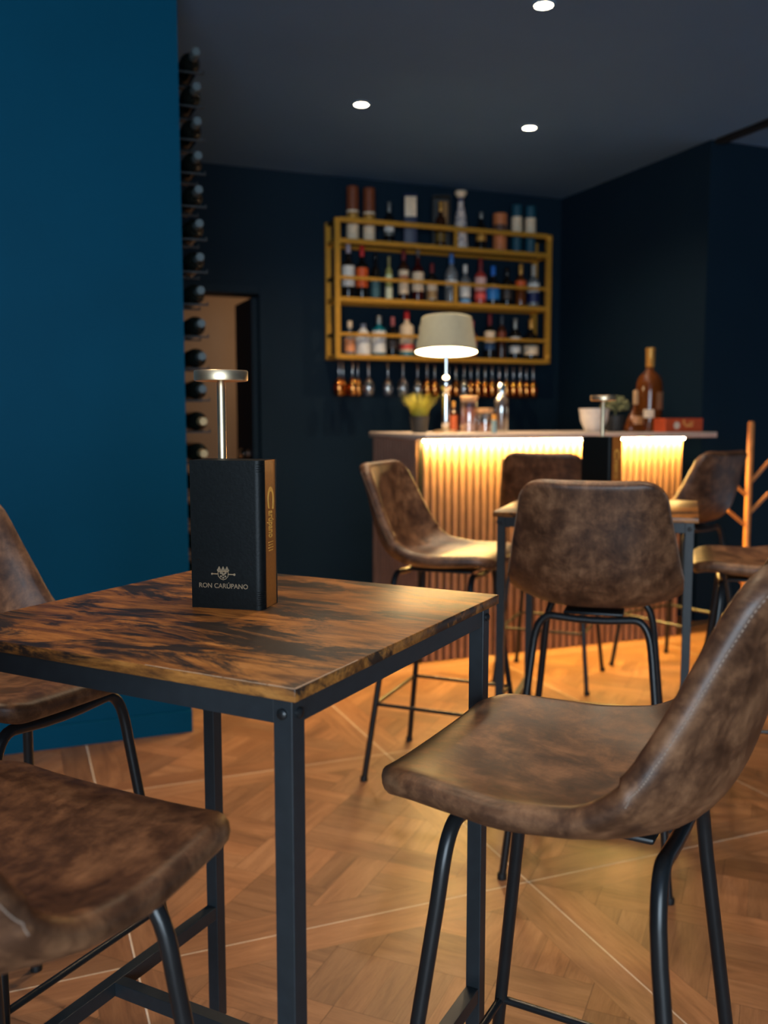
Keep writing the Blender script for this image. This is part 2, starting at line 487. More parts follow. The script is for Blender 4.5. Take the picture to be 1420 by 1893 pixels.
def shell_frames(us):
    L_ = [0]
    for a, b_ in zip(PROF, PROF[1:]): L_.append(L_[-1] + (b_ - a).length)
    T = L_[-1]; fr = []
    def at(d):
        d = min(max(d, 0), T); i = 0
        while i < len(L_) - 2 and L_[i + 1] < d: i += 1
        return PROF[i].lerp(PROF[i + 1], (d - L_[i]) / (L_[i + 1] - L_[i]))
    for u in us:
        p = at(u * T); q = at(u * T + .006) - at(u * T - .006); q.normalize()
        fr.append((p, Vector((q.y, -q.x)) if False else Vector((-q.y, q.x)) * -1, u * T, T))
    return fr, T
WT = [(0, .168), (.12, .184), (.25, .197), (.40, .203), (.52, .202), (.62, .196), (.74, .184), (.86, .168), (1, .152)]
LT = [(0, .004), (.12, .012), (.25, .020), (.38, .036), (.48, .058), (.56, .070), (.66, .066), (.78, .050), (.9, .032), (1, .018)]
TH = .034
def shell_point(p, n, u, d, T, t):
    """t in [-1,1] across; returns mid-surface point and its normal"""
    r = .055; w0 = lerp(WT, u)
    e = min(d, T - d)
    if e < r: w = w0 - r + math.sqrt(max(0, r * r - (r - e) ** 2))
    else: w = w0
    lift = lerp(LT, u)
    def pos(tt):
        x = w * tt; k = abs(x / w0) ** 3.0 * lift
        return Vector((x, p.x + n.x * k, p.y + n.y * k))
    P = pos(t); D = (pos(min(1, t + .02)) - pos(max(-1, t - .02))).normalized()
    A = Vector((0, n.x, n.y)); N_ = (A - D * A.dot(D)).normalized()
    return P, N_, D, w
def shell_mesh():
    T0 = sum((b_ - a).length for a, b_ in zip(PROF, PROF[1:]))
    us = [0, .0006, .002, .005, .009, .014, .02, .028, .038, .05, .065, .08, .1]
    us = us + [.1 + .8 * k / 34 for k in range(1, 34)] + [1 - u for u in us[::-1]]
    fr, T = shell_frames(us)
    bm = bmesh.new(); rows = []
    nt = 26; rim = 6
    for (p, n, d, T_), u in zip(fr, us):
        if n.y < 0 and u < .5: n = -n
        if u >= .5 and n.x < 0: n = -n
        e = min(d, T - d); h = TH / 2
        th = h * math.sqrt(max(0, 1 - ((h - e) / h) ** 2)) if e < h else h
        pts = []
        top = []; bot = []
        for k in range(nt + 1):
            t = -1 + 2 * k / nt
            P, N_, D, w = shell_point(p, n, u, d, T, t * (1 - 0))
            te = 1.0
            puff = 1 + .12 * (1 - t * t)
            top.append((P, N_, D)); bot.append((P, N_, D))
        loop = []
        for P, N_, D in top: loop.append(P + N_ * th)
        P, N_, D = top[-1]
        for k in range(1, rim): a = PI / 2 - PI * k / rim; loop.append(P + D * math.cos(a) * th + N_ * math.sin(a) * th)
        for P, N_, D in reversed(bot): loop.append(P - N_ * th)
        P, N_, D = top[0]
        for k in range(1, rim): a = -PI / 2 - PI * k / rim; loop.append(P + D * math.cos(a) * th + N_ * math.sin(a) * th)
        rows.append([bm.verts.new(q) for q in loop])
    m = len(rows[0])
    for a, b_ in zip(rows, rows[1:]):
        for j in range(m):
            bm.faces.new((a[j], a[(j + 1) % m], b_[(j + 1) % m], b_[j]))
    bmesh.ops.remove_doubles(bm, verts=bm.verts, dist=5e-6)
    mb = MB(); mb.bm.free(); mb.bm = bm; return mb
def stitch_mesh(side):
    """short thread dashes running up the outer edge of the backrest"""
    mb = MB(); us = [.52 + .44 * k / 110 for k in range(111)]
    fr, T = shell_frames(us); line = []
    for (p, n, d, T_), u in zip(fr, us):
        if n.x < 0: n = -n
        P, N_, D, w = shell_point(p, n, u, d, T, side)
        D = D * side; h = TH / 2 + .0003; a = R(-58)
        line.append(P + D * math.cos(a) * h + N_ * math.sin(a) * h)
    for a, b_ in zip(line[::2], line[1::2]): mb.tube([a, a.lerp(b_, 1.15)], .00075, 5)
    return mb
def make_stool():
    st = thing('bar_stool', (0, 0, 0), 0, 'x', 'bar stool', 'brown leather bar stools')
    sh = shell_mesh().build('seat_shell', M['leather'], st, ang=80)
    for sd in (-1, 1): tag(stitch_mesh(sd).build('stitching', M['thread'], sh), kind='stuff')
    pl = MB(); pl.box(0, 0, .689, .15, .22, .008, 0, .003)
    pl.build('mounting_plate', M['blackgloss'], st)
    for sy in (1, -1):
        for sx in (-1, 1):
            yt = .128 * sy; yb = .207 * sy
            A = Vector((sx * .207, yb, .0)); B = Vector((sx * .1425, yt, .650))
            path = [A, A.lerp(B, .5), A.lerp(B, .9)]
            # bend from the leg into the crossbar
            d0 = (B - A).normalized(); c1 = Vector((sx * .095, yt, .6825))
            P0 = A.lerp(B, .93); P1 = Vector((sx * .138, yt, .690)); P2 = c1
            for k in range(1, 9):
                t = k / 8; path.append((1 - t) ** 2 * P0 + 2 * t * (1 - t) * P1 + t * t * P2)
            path += [Vector((sx * .04, yt, .678)), Vector((0, yt, .677))]
            mb = MB(); mb.tube([A.lerp(B, .0)] + path[1:], .0098, 14)
            lg = mb.build('leg', M['blackgloss'], st)
            fc = MB(); fc.lathe([(.0125, 0.0), (.0125, .012), (.0105, .016)], (A.x, A.y, 0), 14)
            fc.build('foot_cap', M['blackmat'], lg)
    z = .255; k = z / .650
    px = .207 + (.1425 - .207) * k; py = .207 + (.128 - .207) * k
    mb = MB()
    q = [(-px, -py, z), (px, -py, z), (px, py, z), (-px, py, z)]
    for i in range(4): mb.tube([q[i], q[(i + 1) % 4]], .0062, 10)
    mb.build('footrest', M['blackgloss'], st)
    return st
stool = make_stool()
STOOLS = [
    ((.6694, .9841), 129.7, 'brown leather bar stool in the right foreground, seat tucked under the front table'),
    ((-.06, .975), 40, 'brown leather bar stool in the near left corner, seat pointing at the front table'),
    ((-.022, 1.742), 310, 'brown leather bar stool between the front table and the petrol blue wall'),
    ((1.4234, 2.0419), 51, 'brown leather bar stool seen squarely from behind at the far table'),
    ((1.3209, 2.7543), -44.5, 'brown leather bar stool seen in profile left of the far table, facing right'),
    ((2.16, 2.21), 140, 'brown leather bar stool right of the far table, its front rim lit orange'),
    ((2.2438, 3.5716), 46, 'dark brown bar stool standing before the lit slatted bar, behind the far table'),
    ((2.885, 3.49), 104, 'dark brown bar stool beside the wooden coat stand, backrest leaning right'),
]
for i, ((x, y), a, lab) in enumerate(STOOLS):
    o = stool if i == 0 else copy_tree(stool)
    o.location = (x, y, 0); o.rotation_euler = (0, 0, R(a - 90)); o['label'] = lab

# ------------------------------------------------------------------ square bar tables
def make_table():
    t = thing('bar_table', (0, 0, 0), 0, 'x', 'table', 'square rustic bar tables')
    b = MB(); b.box(0, 0, .8925, .60, .60, .015, 0, .0012); b.build('tabletop', M['rustic'], t, ang=60)
    s = .0125; a = .60 / 2 - .012 - s
    for sx in (-1, 1):
        for sy in (-1, 1):
            b = MB(); b.box(sx * a, sy * a, .4425, .025, .025, .885, 0, .0012)
            lg = b.build('leg', M['black'], t, smooth=False)
            b = MB()
            b.lathe([(.0062, 0), (.0062, .003), (.0045, .0045), (0, .005)], (0, 0, 0), 10)
            if sx > 0: b.xf(Matrix.Rotation(R(90), 4, 'Y'))
            else: b.xf(Matrix.Rotation(R(-90), 4, 'Y'))
            b.xf(Matrix.Translation((sx * (a + s), sy * a, .866)))
            b.build('bolt', M['blackgloss'], lg)
            b = MB(); b.lathe([(.0062, 0), (.0062, .003), (.0045, .0045), (0, .005)], (0, 0, 0), 10)
            b.xf(Matrix.Rotation(R(90) * (1 if sy < 0 else -1), 4, 'X')); b.xf(Matrix.Translation((sx * a, sy * (a + s), .866)))
            b.build('bolt', M['blackgloss'], lg)
    for sy in (-1, 1):
        b = MB(); b.box(0, sy * a, .869, 2 * (a - s), .022, .032, 0, .001); b.build('apron', M['black'], t, smooth=False)
    for sx in (-1, 1):
        b = MB(); b.box(sx * a, 0, .869, .022, 2 * (a - s), .032, 0, .001); b.build('apron', M['black'], t, smooth=False)
    for sy in (-1, 1):
        b = MB(); b.box(0, sy * a, .222, 2 * (a - s), .022, .025, 0, .001); b.build('side_stretcher', M['black'], t, smooth=False)
    b = MB(); b.box(0, 0, .222, .022, 2 * (a - .011), .025, 0, .001); b.build('middle_stretcher', M['black'], t, smooth=False)
    return t
table = make_table()
T1 = (.3038, 1.3482, R(40.16)); T2 = (1.779, 2.5352, R(50.03))
table.location = (T1[0], T1[1], 0); table.rotation_euler = (0, 0, T1[2])
table['label'] = 'rustic brown square bar table in the foreground carrying the black menu box'
t2 = copy_tree(table); t2.location = (T2[0], T2[1], 0); t2.rotation_euler = (0, 0, T2[2])
g_ = random.Random(11); wb = MB()  # short pale pieces along both top edges towards the front corner
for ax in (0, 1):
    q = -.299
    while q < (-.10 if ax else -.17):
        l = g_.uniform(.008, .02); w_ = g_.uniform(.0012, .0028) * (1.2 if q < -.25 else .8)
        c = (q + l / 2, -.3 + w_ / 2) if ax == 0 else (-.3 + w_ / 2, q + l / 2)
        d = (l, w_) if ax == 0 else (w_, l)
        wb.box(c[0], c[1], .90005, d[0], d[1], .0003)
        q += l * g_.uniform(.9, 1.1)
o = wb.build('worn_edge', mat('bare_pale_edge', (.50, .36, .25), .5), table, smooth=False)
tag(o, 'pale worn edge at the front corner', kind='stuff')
t2['label'] = 'square bar table further back before the bar, its top glowing in warm light'

# ------------------------------------------------------------------ brass cordless lamps on the tables
def make_disc_lamp():
    t = thing('table_lamp', (0, 0, 0), 0, 'x', 'lamp', 'slim brass table lamps')
    b = MB(); b.lathe([(0, 0), (.040, 0), (.043, .003), (.043, .012), (.040, .015), (0, .016)], n=40); b.build('base', M['brass'], t)
    b = MB(); b.lathe([(.0068, .014), (.0068, .342), (.005, .348)], n=20); b.build('pole', M['brass'], t)
    b = MB(); b.lathe([(0, .347), (.030, .347), (.040, .345), (.0425, .346), (.043, .348), (.043, .3605), (.042, .362), (0, .363)], n=48); b.build('disc_shade', M['brass'], t)
    return t
lamp1 = make_disc_lamp(); lamp1.location = (.313, 1.488, .9)
lamp1['label'] = 'slim brass disc lamp behind the black menu box on the front table'
lamp2 = copy_tree(lamp1); lamp2.location = (1.893, 2.702, .9)
lamp2['label'] = 'slim brass disc lamp behind the menu box on the far table'

# ------------------------------------------------------------------ menu boxes (a black book-like box with a brown side, the bar's orange light in its colour)
def text_mesh(body, size, mat_, name, parent, M4, ext=.0003, shear=0, off=0.0):
    cu = bpy.data.curves.new('txt', 'FONT'); cu.body = body; cu.size = size; cu.extrude = ext; cu.align_x = 'CENTER'; cu.align_y = 'CENTER'
    cu.shear = shear; cu.offset = off
    to = bpy.data.objects.new('txt', cu); COL.objects.link(to)
    bpy.context.view_layer.update()
    dg = bpy.context.evaluated_depsgraph_get()
    me = bpy.data.meshes.new_from_object(to.evaluated_get(dg))
    bpy.data.objects.remove(to); bpy.data.curves.remove(cu)
    me.transform(M4); me.materials.clear(); me.materials.append(mat_); me.name = name
    o = bpy.data.objects.new(name, me); COL.objects.link(o); o.parent = parent
    return o
def make_box():
    W, D_, H_ = .115, .062, .224
    t = thing('menu_box', (0, 0, 0), 0, 'x', 'menu box', 'black menu boxes with gold print')
    # rounded-corner leatherette wrap: front (-y), right corner, left, back
    r = .012; prof = []
    def arc(cx, cy, a0, a1):
        return [(cx + r * math.cos(R(a0 + (a1 - a0) * k / 8)), cy + r * math.sin(R(a0 + (a1 - a0) * k / 8))) for k in range(9)]
    e = .0015
    prof = [(-W / 2, -D_ / 2)] + arc(W / 2 - r, -D_ / 2 + r, -90, 0) + [(W / 2, -D_ / 2 + .0135), (W / 2 - .004, -D_ / 2 + .0135), (W / 2 - .004, D_ / 2 - .0015), (W / 2, D_ / 2 - .0015), (W / 2, D_ / 2), (-W / 2, D_ / 2)]
    mb = MB(); n = len(prof)
    zs = [0.0, .002] + [.012 + .02 * k for k in range(10)] + [H_ - .002, H_]
    vs = [(x, y, z) for z in (0, H_) for x, y in prof]
    fs = [tuple(range(n))[::-1], tuple(range(n, 2 * n))] + [(i, (i + 1) % n, n + (i + 1) % n, n + i) for i in range(n)]
    mb.faces(vs, fs)
    mb.build('cover', M['bookblack'], t, ang=35)
    b = MB(); b.box(W / 2 - .0025, .006, H_ / 2, .003, D_ - .0155, H_ - .001, 0, .0005)
    sp = b.build('side_panel', M['bookbrown'], t, smooth=False)
    b = MB()   # creases at the rounded corner
    for k in range(7):
        z = .008 + .0032 * k
        b.tube([(W / 2 - r + (r + .0002) * math.cos(R(a)), -D_ / 2 + r + (r + .0002) * math.sin(R(a)), z) for a in (-75, -55, -35, -15)], .00045, 5)
    for k in range(4):
        z = H_ - .006 - .0036 * k
        b.tube([(W / 2 - r + (r + .0002) * math.cos(R(a)), -D_ / 2 + r + (r + .0002) * math.sin(R(a)), z) for a in (-75, -55, -35, -15)], .00045, 5)
    b.build('corner_creases', M['bookblack'], t)
    yf = -D_ / 2 - .0002
    F0 = Matrix.Translation((-.0062, yf, .0345)) @ Matrix.Rotation(R(90), 4, 'X')
    text_mesh('RON CAR\u00daPANO', .0102, M['foil'], 'gold_lettering', t, F0 @ Matrix.Scale(.98, 4, (1, 0, 0)), off=.00008)
    # crest: three lobes, shield, crossed bar
    b = MB(); cz = .0535; cx = -.0062
    def dot(x, z, rr):
        b.lathe([(rr, -.0003), (rr, .0003)], (cx + x, yf, cz + z), 12, axis='Y')
    for x in (-.0062, 0, .0062):
        dot(x, .0075, .0021); dot(x - .0019, .0052, .0017); dot(x + .0019, .0052, .0017); dot(x, .0100, .0010)
    sh = [(-.0082, .003), (.0082, .003), (.0078, -.004), (.0042, -.0078), (0, -.0094), (-.0042, -.0078), (-.0078, -.004)]
    for (a, c) in zip(sh, sh[1:] + sh[:1]):
        b.tube([(cx + a[0], yf, cz + a[1]), (cx + c[0], yf, cz + c[1])], .0007, 6)
    for x, z in ((-.004, .001), (.004, .001), (0, -.002), (-.0035, -.004), (.0035, -.004), (0, -.0062), (-.0015, .0005), (.0018, -.0005)): dot(x, z, .0015)
    b.tube([(cx - .0175, yf, cz - .0008), (cx - .0085, yf, cz - .0008)], .0008, 6); b.tube([(cx + .0085, yf, cz - .0008), (cx + .0175, yf, cz - .0008)], .0009, 6)
    dot(-.0178, -.0008, .0016); dot(.018, -.0008, .0019)
    b.build('gold_crest', M['foil'], t)
    # side lettering runs downward
    S0 = Matrix.Translation((W / 2 - .0009, .007, .128)) @ Matrix.Rotation(R(90), 4, 'Z') @ Matrix.Rotation(R(90), 4, 'X') @ Matrix.Rotation(R(-90), 4, 'Z')
    text_mesh('C', .036, M['foil2'], 'embossed_initial', sp, S0 @ Matrix.Translation((-.040, 0, 0)) @ Matrix.Scale(1.45, 4, (1, 0, 0)), shear=.1, off=.0006)
    text_mesh('ar\u00fapano', .030, M['foil2'], 'embossed_lettering', sp, S0 @ Matrix.Translation((.0015, .001, 0)) @ Matrix.Scale(.42, 4, (1, 0, 0)), shear=.1, off=.0006)
    b = MB()
    for k in range(4):
        b.box(W / 2 - .0008, .0065, .099 - .0042 * k, .0005, .020 - .003 * (k % 2), .0012)
    b.build('embossed_lines', M['foil2'], sp)
    return t
# front face runs along its local x; placed so that its base corners fall on the table
box1 = make_box()
def place_box(o, cx, cy, ang): o.location = (cx, cy, .9); o.rotation_euler = (0, 0, R(ang))
P0 = Vector((.245, 1.398)); P1 = Vector((.334, 1.306)); P2 = Vector((.377, 1.395))
place_box(box1, .3087, 1.3900, -35.0)
box1['label'] = 'tall black box with gold crest and lettering on the front table'
box2 = copy_tree(box1); place_box(box2, 1.833, 2.620, -72)
box2['label'] = 'tall black box with brass lamp behind it on the far table'

# ------------------------------------------------------------------ the bar
BX0, BX1, BY0, BY1, BZ = 1.787, 3.355, 4.015, 4.64, 1.083
bar = thing('bar_counter', (BX0, BY0, 0), 0, 'slatted bar with a stone top and warm light strip under the edge', 'bar')
IB = Matrix.Translation((-BX0, -BY0, 0))
def slats(x0, x1, mb, pitch=.0392, w=.024, d=.018):
    n = int((x1 - x0) / pitch)
    for k in range(n + 1):
        x = x0 + w / 2 + k * pitch
        if x + w / 2 > x1 + .001: break
        mb.box(x, d / 2, BZ / 2, w, d, BZ - .002, 0, .003)
b = MB(); b.box((BX1 - BX0) / 2, .018 + (BY1 - BY0 - .018) / 2, BZ / 2, BX1 - BX0 - .036, BY1 - BY0 - .018, BZ)
b.build('carcass', M['slatback'], bar, smooth=False)
b = MB(); slats(.022, BX1 - BX0, b); b.build('slat_front', M['slat'], bar, smooth=False)
b = MB(); slats(.0, BY1 - BY0 - .03, b); b.xf(Matrix.Rotation(R(-90), 4, 'Z')); b.xf(Matrix.Translation((0, BY1 - BY0 - .005, 0)))
b.build('slat_side', M['slat'], bar, smooth=False)
b = MB(); b.box(.0045, .004, BZ / 2, .016, .016, BZ - .002); b.build('corner_post', M['blackmat'], bar, smooth=False)
b = MB(); b.box((1.775 + 3.475) / 2 - BX0, (3.925 + 4.66) / 2 - BY0, 1.0965, 3.475 - 1.775, 4.66 - 3.925, .027, 0, .003)
b.build('countertop', M['counter'], bar, ang=50)
b = MB(); b.box((BX1 - BX0 - .03) / 2, -.020, BZ - .006, BX1 - BX0 - .05, .012, .010)
b.build('light_strip', M['led'], bar, smooth=False)

# ------------------------------------------------------------------ gold bottle rack on the back wall
RX0, RX1, RYF, RYB = 1.893, 3.447, 5.55, 5.765
rack = thing('bottle_rack', (RX0, RYF, 1.56), 0, 'gold metal wall rack with three shelves of bottles and hanging glasses', 'shelf')
def rk(name, boxes, m=M['gold']):
    b = MB()
    for (x0, x1, y0, y1, z0, z1) in boxes: b.box((x0 + x1) / 2, (y0 + y1) / 2, (z0 + z1) / 2, x1 - x0, y1 - y0, z1 - z0, 0, .002)
    b.xf(Matrix.Translation((-RX0, -RYF, -1.56))); return b.build(name, m, rack, smooth=False)
q = .034; s_ = .024
ZT, ZM, ZB = 2.295, 1.938, 1.582
for x in (RX0, RX1 - q): rk('front_post', [(x, x + q, RYF, RYF + q, 1.555, 2.418)])
for x in (RX0, RX1 - q): rk('back_post', [(x, x + q, RYB - q, RYB, 1.555, 2.418)])
for zr, z in ((2.393, ZT), (2.047, ZM), (1.698, ZB)):
    rk('guard_rail', [(RX0 + q, RX1 - q, RYF + .004, RYF + .004 + s_, zr, zr + (.03 if zr > 2.3 else .02))])
    rk('shelf_frame', [(RX0 + q, RX1 - q, RYF + .002, RYF + .03, z - .03, z), (RX0 + q, RX1 - q, RYB - .03, RYB - .002, z - .03, z),
                       (RX0 + .004, RX0 + .03, RYF + q, RYB - q, z - .03, z), (RX1 - .03, RX1 - .004, RYF + q, RYB - q, z - .03, z)])
    rk('shelf_board', [(RX0 + .03, RX1 - .03, RYF + .03, RYB - .03, z - .012, z - .0005)], M['blackmat'])
    for x in (RX0 + .004, RX1 - .03): rk('side_rail', [(x, x + .026, RYF + q, RYB - q, zr, zr + .02)], M['blackmat'])
for zr, z in ((2.393, ZT), (2.047, ZM)): rk('rail_upright', [(2.716, 2.738, RYF + .005, RYF + .027, z, zr)])
for zc in (1.60, 2.39):
    b = MB(); b.lathe([(.016, -.004), (.016, .004), (.010, .008), (0, .009)], (RX1 - q / 2 - RX0, -.004, zc - 1.56), 16, axis='Y'); b.build('corner_boss', M['gold'], rack)
for y in (5.588, 5.666): rk('glass_rail', [(RX0 + .01, RX1 - .01, y - .004, y + .004, 1.545, 1.5555)], M['blackmat'])

# ------------------------------------------------------------------ bottles
def band(r, z0, z1, full=False, sx=1, sy=1, n=24):
    b = MB(); rr = r * 1.02 + .0006
    if full: b.lathe([(r * .98, z0), (rr, z0), (rr, z1), (r * .98, z1)], n=n, cap=False, sx=sx, sy=sy)
    else: b.lathe([(r * .98, z0), (rr, z0), (rr, z1), (r * .98, z1)], n=n, a0=R(-170), a1=R(-10), cap=False, sx=sx, sy=sy)
    return b
def bottle(loc, h, r, kind, glass, labels, cap, label, cat='bottle', group=None, name='liquor_bottle', capfrac=None, rz=0.35):
    """labels: list of (z0,z1,mat[,full]) as fractions of height; cap: (mat, frac) or None"""
    t = thing(name, loc, rz * -1, label, cat, group)
    sh, nk = {'wine': (.60, .74), 'tall': (.66, .78), 'squat': (.55, .70), 'vodka': (.58, .80), 'jug': (.62, .90), 'short': (.66, .76)}[kind]
    nr = {'wine': .34, 'tall': .36, 'squat': .30, 'vodka': .32, 'jug': .38, 'short': .34}[kind] * r
    if kind == 'jug': nr = .32 * r
    prof = [(0, .004), (r * .86, 0), (r * .97, .006), (r, .014), (r, sh * h)]
    for k in range(1, 7):
        a = k / 6; c = (1 + math.cos(PI * a)) / 2
        prof.append((nr + (r - nr) * c, (sh + (nk - sh) * a) * h))
    cf = cap[1] if cap else .02
    prof += [(nr, h * (1 - cf)), (nr, h * (1 - cf * .5)), (0, h * (1 - cf * .5))]
    b = MB(); b.lathe(prof, n=24); b.build('glass_body', glass, t, ang=50)
    for L_ in labels:
        bd = band(r if L_[1] <= sh + .01 else r, L_[0] * h, min(L_[1], sh + .02) * h, len(L_) > 3)
        bd.build('paper_label', L_[2], t)
    if cap:
        cr = nr * (cap[2] if len(cap) > 2 else 1.14)
        b = MB(); b.lathe([(cr * .96, h * (1 - cf)), (cr, h * (1 - cf) + .002), (cr, h - .003), (cr * .92, h), (0, h)], n=18); b.build('cap', cap[0], t)
    return t
def tube_tin(loc, h, r, bands, body, label, group, name='gift_tube', cat='tube'):
    t = thing(name, loc, 0, label, cat, group)
    b = MB(); b.lathe([(0, 0), (r, 0), (r, h * .93), (r * .985, h * .932), (r * .985, h * .938), (r, h * .94), (r, h - .003), (r * .96, h), (0, h)], n=28); b.build('tube_body', body, t)
    for z0, z1, m in bands: band(r, z0 * h, z1 * h, True).build('printed_band', m, t)
    return t
GT, GM, GB = 'bottles and boxes on the top shelf', 'bottles on the middle shelf', 'bottles on the bottom shelf'
YS = 5.645
zt, zm, zb = ZT + .0006, ZM + .0006, ZB + .0006
tube_tin((2.042, YS, zt), .335, .038, [(.03, .30, CREAM), (.40, .50, GOLDF), (.52, .56, CREAM)], TUBEBR, 'brown gift tube with cream foot, leftmost on the top shelf', GT)
tube_tin((2.153, YS, zt), .335, .038, [(.03, .29, CREAM), (.39, .49, GOLDF), (.51, .55, CREAM)], TUBEBR, 'brown gift tube with cream foot, second from left on the top shelf', GT)
bottle((2.291, YS, zt), .262, .031, 'wine', DARK, [(.28, .46, WHITE), (.20, .25, GREYF, 1)], (GREYF, .24), 'dark bottle with small white label and silver neck on the top shelf', group=GT)
t = thing('gift_box', (2.438, YS, zt), -.35, 'navy box with large cream label upper half on the top shelf', 'box', GT)
b = MB(); b.box(0, 0, .16, .086, .086, .32, 0, .002); b.build('carton', C_('navy_carton', 16, 26, 62), t)
b = MB(); b.box(0, -.0435, .238, .074, .002, .125, 0, .0005); b.build('paper_label', CREAM, t)
t = thing('open_gift_box', (2.662, YS + .01, zt), -.35, 'open black box holding a gold-necked bottle on the top shelf', 'box', GT)
b = MB()
for x in (-.056, .056): b.box(x, 0, .165, .004, .10, .33)
b.box(0, .048, .165, .108, .004, .33); b.box(0, 0, .002, .108, .10, .004); b.box(0, 0, .328, .108, .10, .004)
b.build('box_shell', C_('black_carton', 24, 20, 16), t, smooth=False)
b = MB(); b.box(.032, .0455, .235, .030, .001, .15); b.build('gold_lining', C_('gold_lining', 150, 100, 30), t)
bottle((2.655, YS, zt + .0045), .29, .034, 'wine', BROWN, [(.1, .3, C_('dull_gold_print', 110, 84, 30))], (GOLDF, .22), 'brown bottle with gold neck standing inside the open black box', group=GT)
t = thing('ceramic_decanter', (2.800, YS, zt), -.35, 'white and blue conical ceramic bottle with flared white stopper on top shelf', 'bottle', GT)
b = MB(); b.lathe([(0, 0), (.050, 0), (.052, .006), (.050, .03), (.044, .11), (.040, .17), (.034, .22), (.024, .26), (.019, .285), (.019, .31)], n=30)
m_, nt_, p_ = newmat('painted_ceramic'); N_, L_ = nt_.nodes, nt_.links
tc_ = N_.new('ShaderNodeTexCoord'); vo = N_.new('ShaderNodeTexVoronoi'); vo.inputs['Scale'].default_value = 42; L_.new(tc_.outputs['Object'], vo.inputs['Vector'])
L_.new(ramp(N_, L_, vo.outputs['Distance'], [(.25, lin(60, 70, 120)), (.42, lin(200, 185, 178)), (.7, lin(222, 208, 198))]), p_.inputs['Base Color']); p_.inputs['Roughness'].default_value = .3
b.build('conical_body', m_, t)
b = MB(); b.lathe([(.020, .308), (.021, .312), (.021, .326), (.02, .330)], n=24); b.build('neck_band', NAVYP, t)
b = MB(); b.lathe([(.020, .329), (.026, .34), (.040, .356), (.041, .366), (.034, .376), (0, .380)], n=28); b.build('stopper', CREAM, t)
bottle((2.953, YS, zt), .252, .034, 'wine', DARK, [(.24, .40, GOLDF), (.44, .47, WHITE, 1)], (GREYF, .16), 'dark bottle with small gold label left of the copper canister', group=GT)
tube_tin((3.095, YS, zt), .252, .047, [(.50, .70, BROWNBAND)], COPPER, 'copper coloured canister with brown middle band on the top shelf', GT, 'canister', 'canister')
tube_tin((3.224, YS, zt), .318, .036, [(.42, .75, CREAM)], DTEAL, 'teal gift tube with cream middle, second from right on top shelf', GT)
tube_tin((3.330, YS, zt), .318, .037, [(.42, .75, CREAM)], DTEAL, 'teal gift tube with cream middle, rightmost on the top shelf', GT)
# middle shelf
bottle((2.012, YS, zm), .335, .039, 'wine', DARK, [(.22, .60, WHITE)], (C_('lilac_cap', 176, 166, 180), .16), 'dark bottle with large white label, leftmost on the middle shelf', group=GM)
bottle((2.104, YS, zm), .332, .038, 'wine', DARK, [(.22, .58, ORANGE)], (REDP, .2), 'dark bottle with orange label and red cap on the middle shelf', group=GM)
bottle((2.196, YS, zm), .292, .028, 'wine', DARK, [(.05, .42, C_('muted_teal_print', 70, 110, 116))], (DARK, .12), 'slim dark bottle with teal stripe on the middle shelf', group=GM)
bottle((2.289, YS, zm), .278, .022, 'tall', PALEY, [(.46, .58, C_('pale_green_paper', 226, 236, 186)), (.04, .30, C_('pale_cream_paper', 240, 238, 200))], (C_('olive_cap', 150, 140, 92), .18), 'thin pale yellow bottle on the middle shelf', group=GM)
bottle((2.392, YS, zm), .325, .032, 'tall', BROWN, [(.14, .60, CREAM), (.42, .50, ORANGE)], (DRED, .2), 'brown bottle with tall cream label and orange spot on the middle shelf', group=GM)
bottle((2.493, YS, zm), .335, .038, 'wine', C_('deep_red_glass', 60, 14, 14, .1), [(.20, .56, CREAM)], (GREYF, .16, 1.0), 'dark red bottle with cream label and metal pourer on the middle shelf', group=GM)
bottle((2.594, YS, zm), .252, .035, 'wine', DARK, [(.08, .52, CREAM), (.1, .3, GOLDF)], (DRED, .24), 'short dark bottle with cream and gold label and dark red cap', group=GM)
bottle((2.735, YS, zm), .322, .043, 'vodka', CLEAR, [(.34, .46, WHITE)], (C_('steel_blue_cap', 60, 110, 176), .2), 'tall clear bottle with blue neck on the middle shelf', group=GM)
bottle((2.838, YS, zm), .258, .036, 'wine', CLEAR, [(.18, .52, WHITE), (.02, .12, C_('sky_blue_print', 110, 170, 215))], (WHITE, .2), 'clear bottle with white label and white cap on the middle shelf', group=GM)
bottle((2.952, YS, zm), .31, .039, 'wine', C_('red_white_glass', 170, 60, 52, .2), [(.30, .58, C_('pinkish_paper', 222, 176, 168)), (.12, .24, C_('coral_paper', 232, 88, 78))], (DRED, .3), 'red and white bottle with long red neck on the middle shelf', group=GM)
bottle((3.048, YS, zm), .262, .045, 'squat', DARK, [(.14, .44, C_('blue_label', 40, 120, 190))], (BLUEP, .24, 1.3), 'squat dark bottle with blue label and bright blue cap', group=GM)
bottle((3.156, YS, zm), .26, .034, 'wine', DARK, [(.18, .42, C_('charcoal_paper', 66, 58, 54))], (DARK, .2), 'plain dark bottle with charcoal label right of the blue-capped bottle', group=GM)
bottle((3.261, YS, zm), .288, .037, 'wine', AMBER, [(.48, .60, ORANGE)], (GOLDF, .24), 'amber bottle with gold cap, second from right on middle shelf', group=GM)
bottle((3.362, YS, zm), .288, .041, 'wine', CLEAR, [(.36, .56, WHITE), (.12, .34, NAVYP)], (C_('pale_cap', 176, 172, 162), .26), 'clear bottle with white and navy label, rightmost on the middle shelf', group=GM)
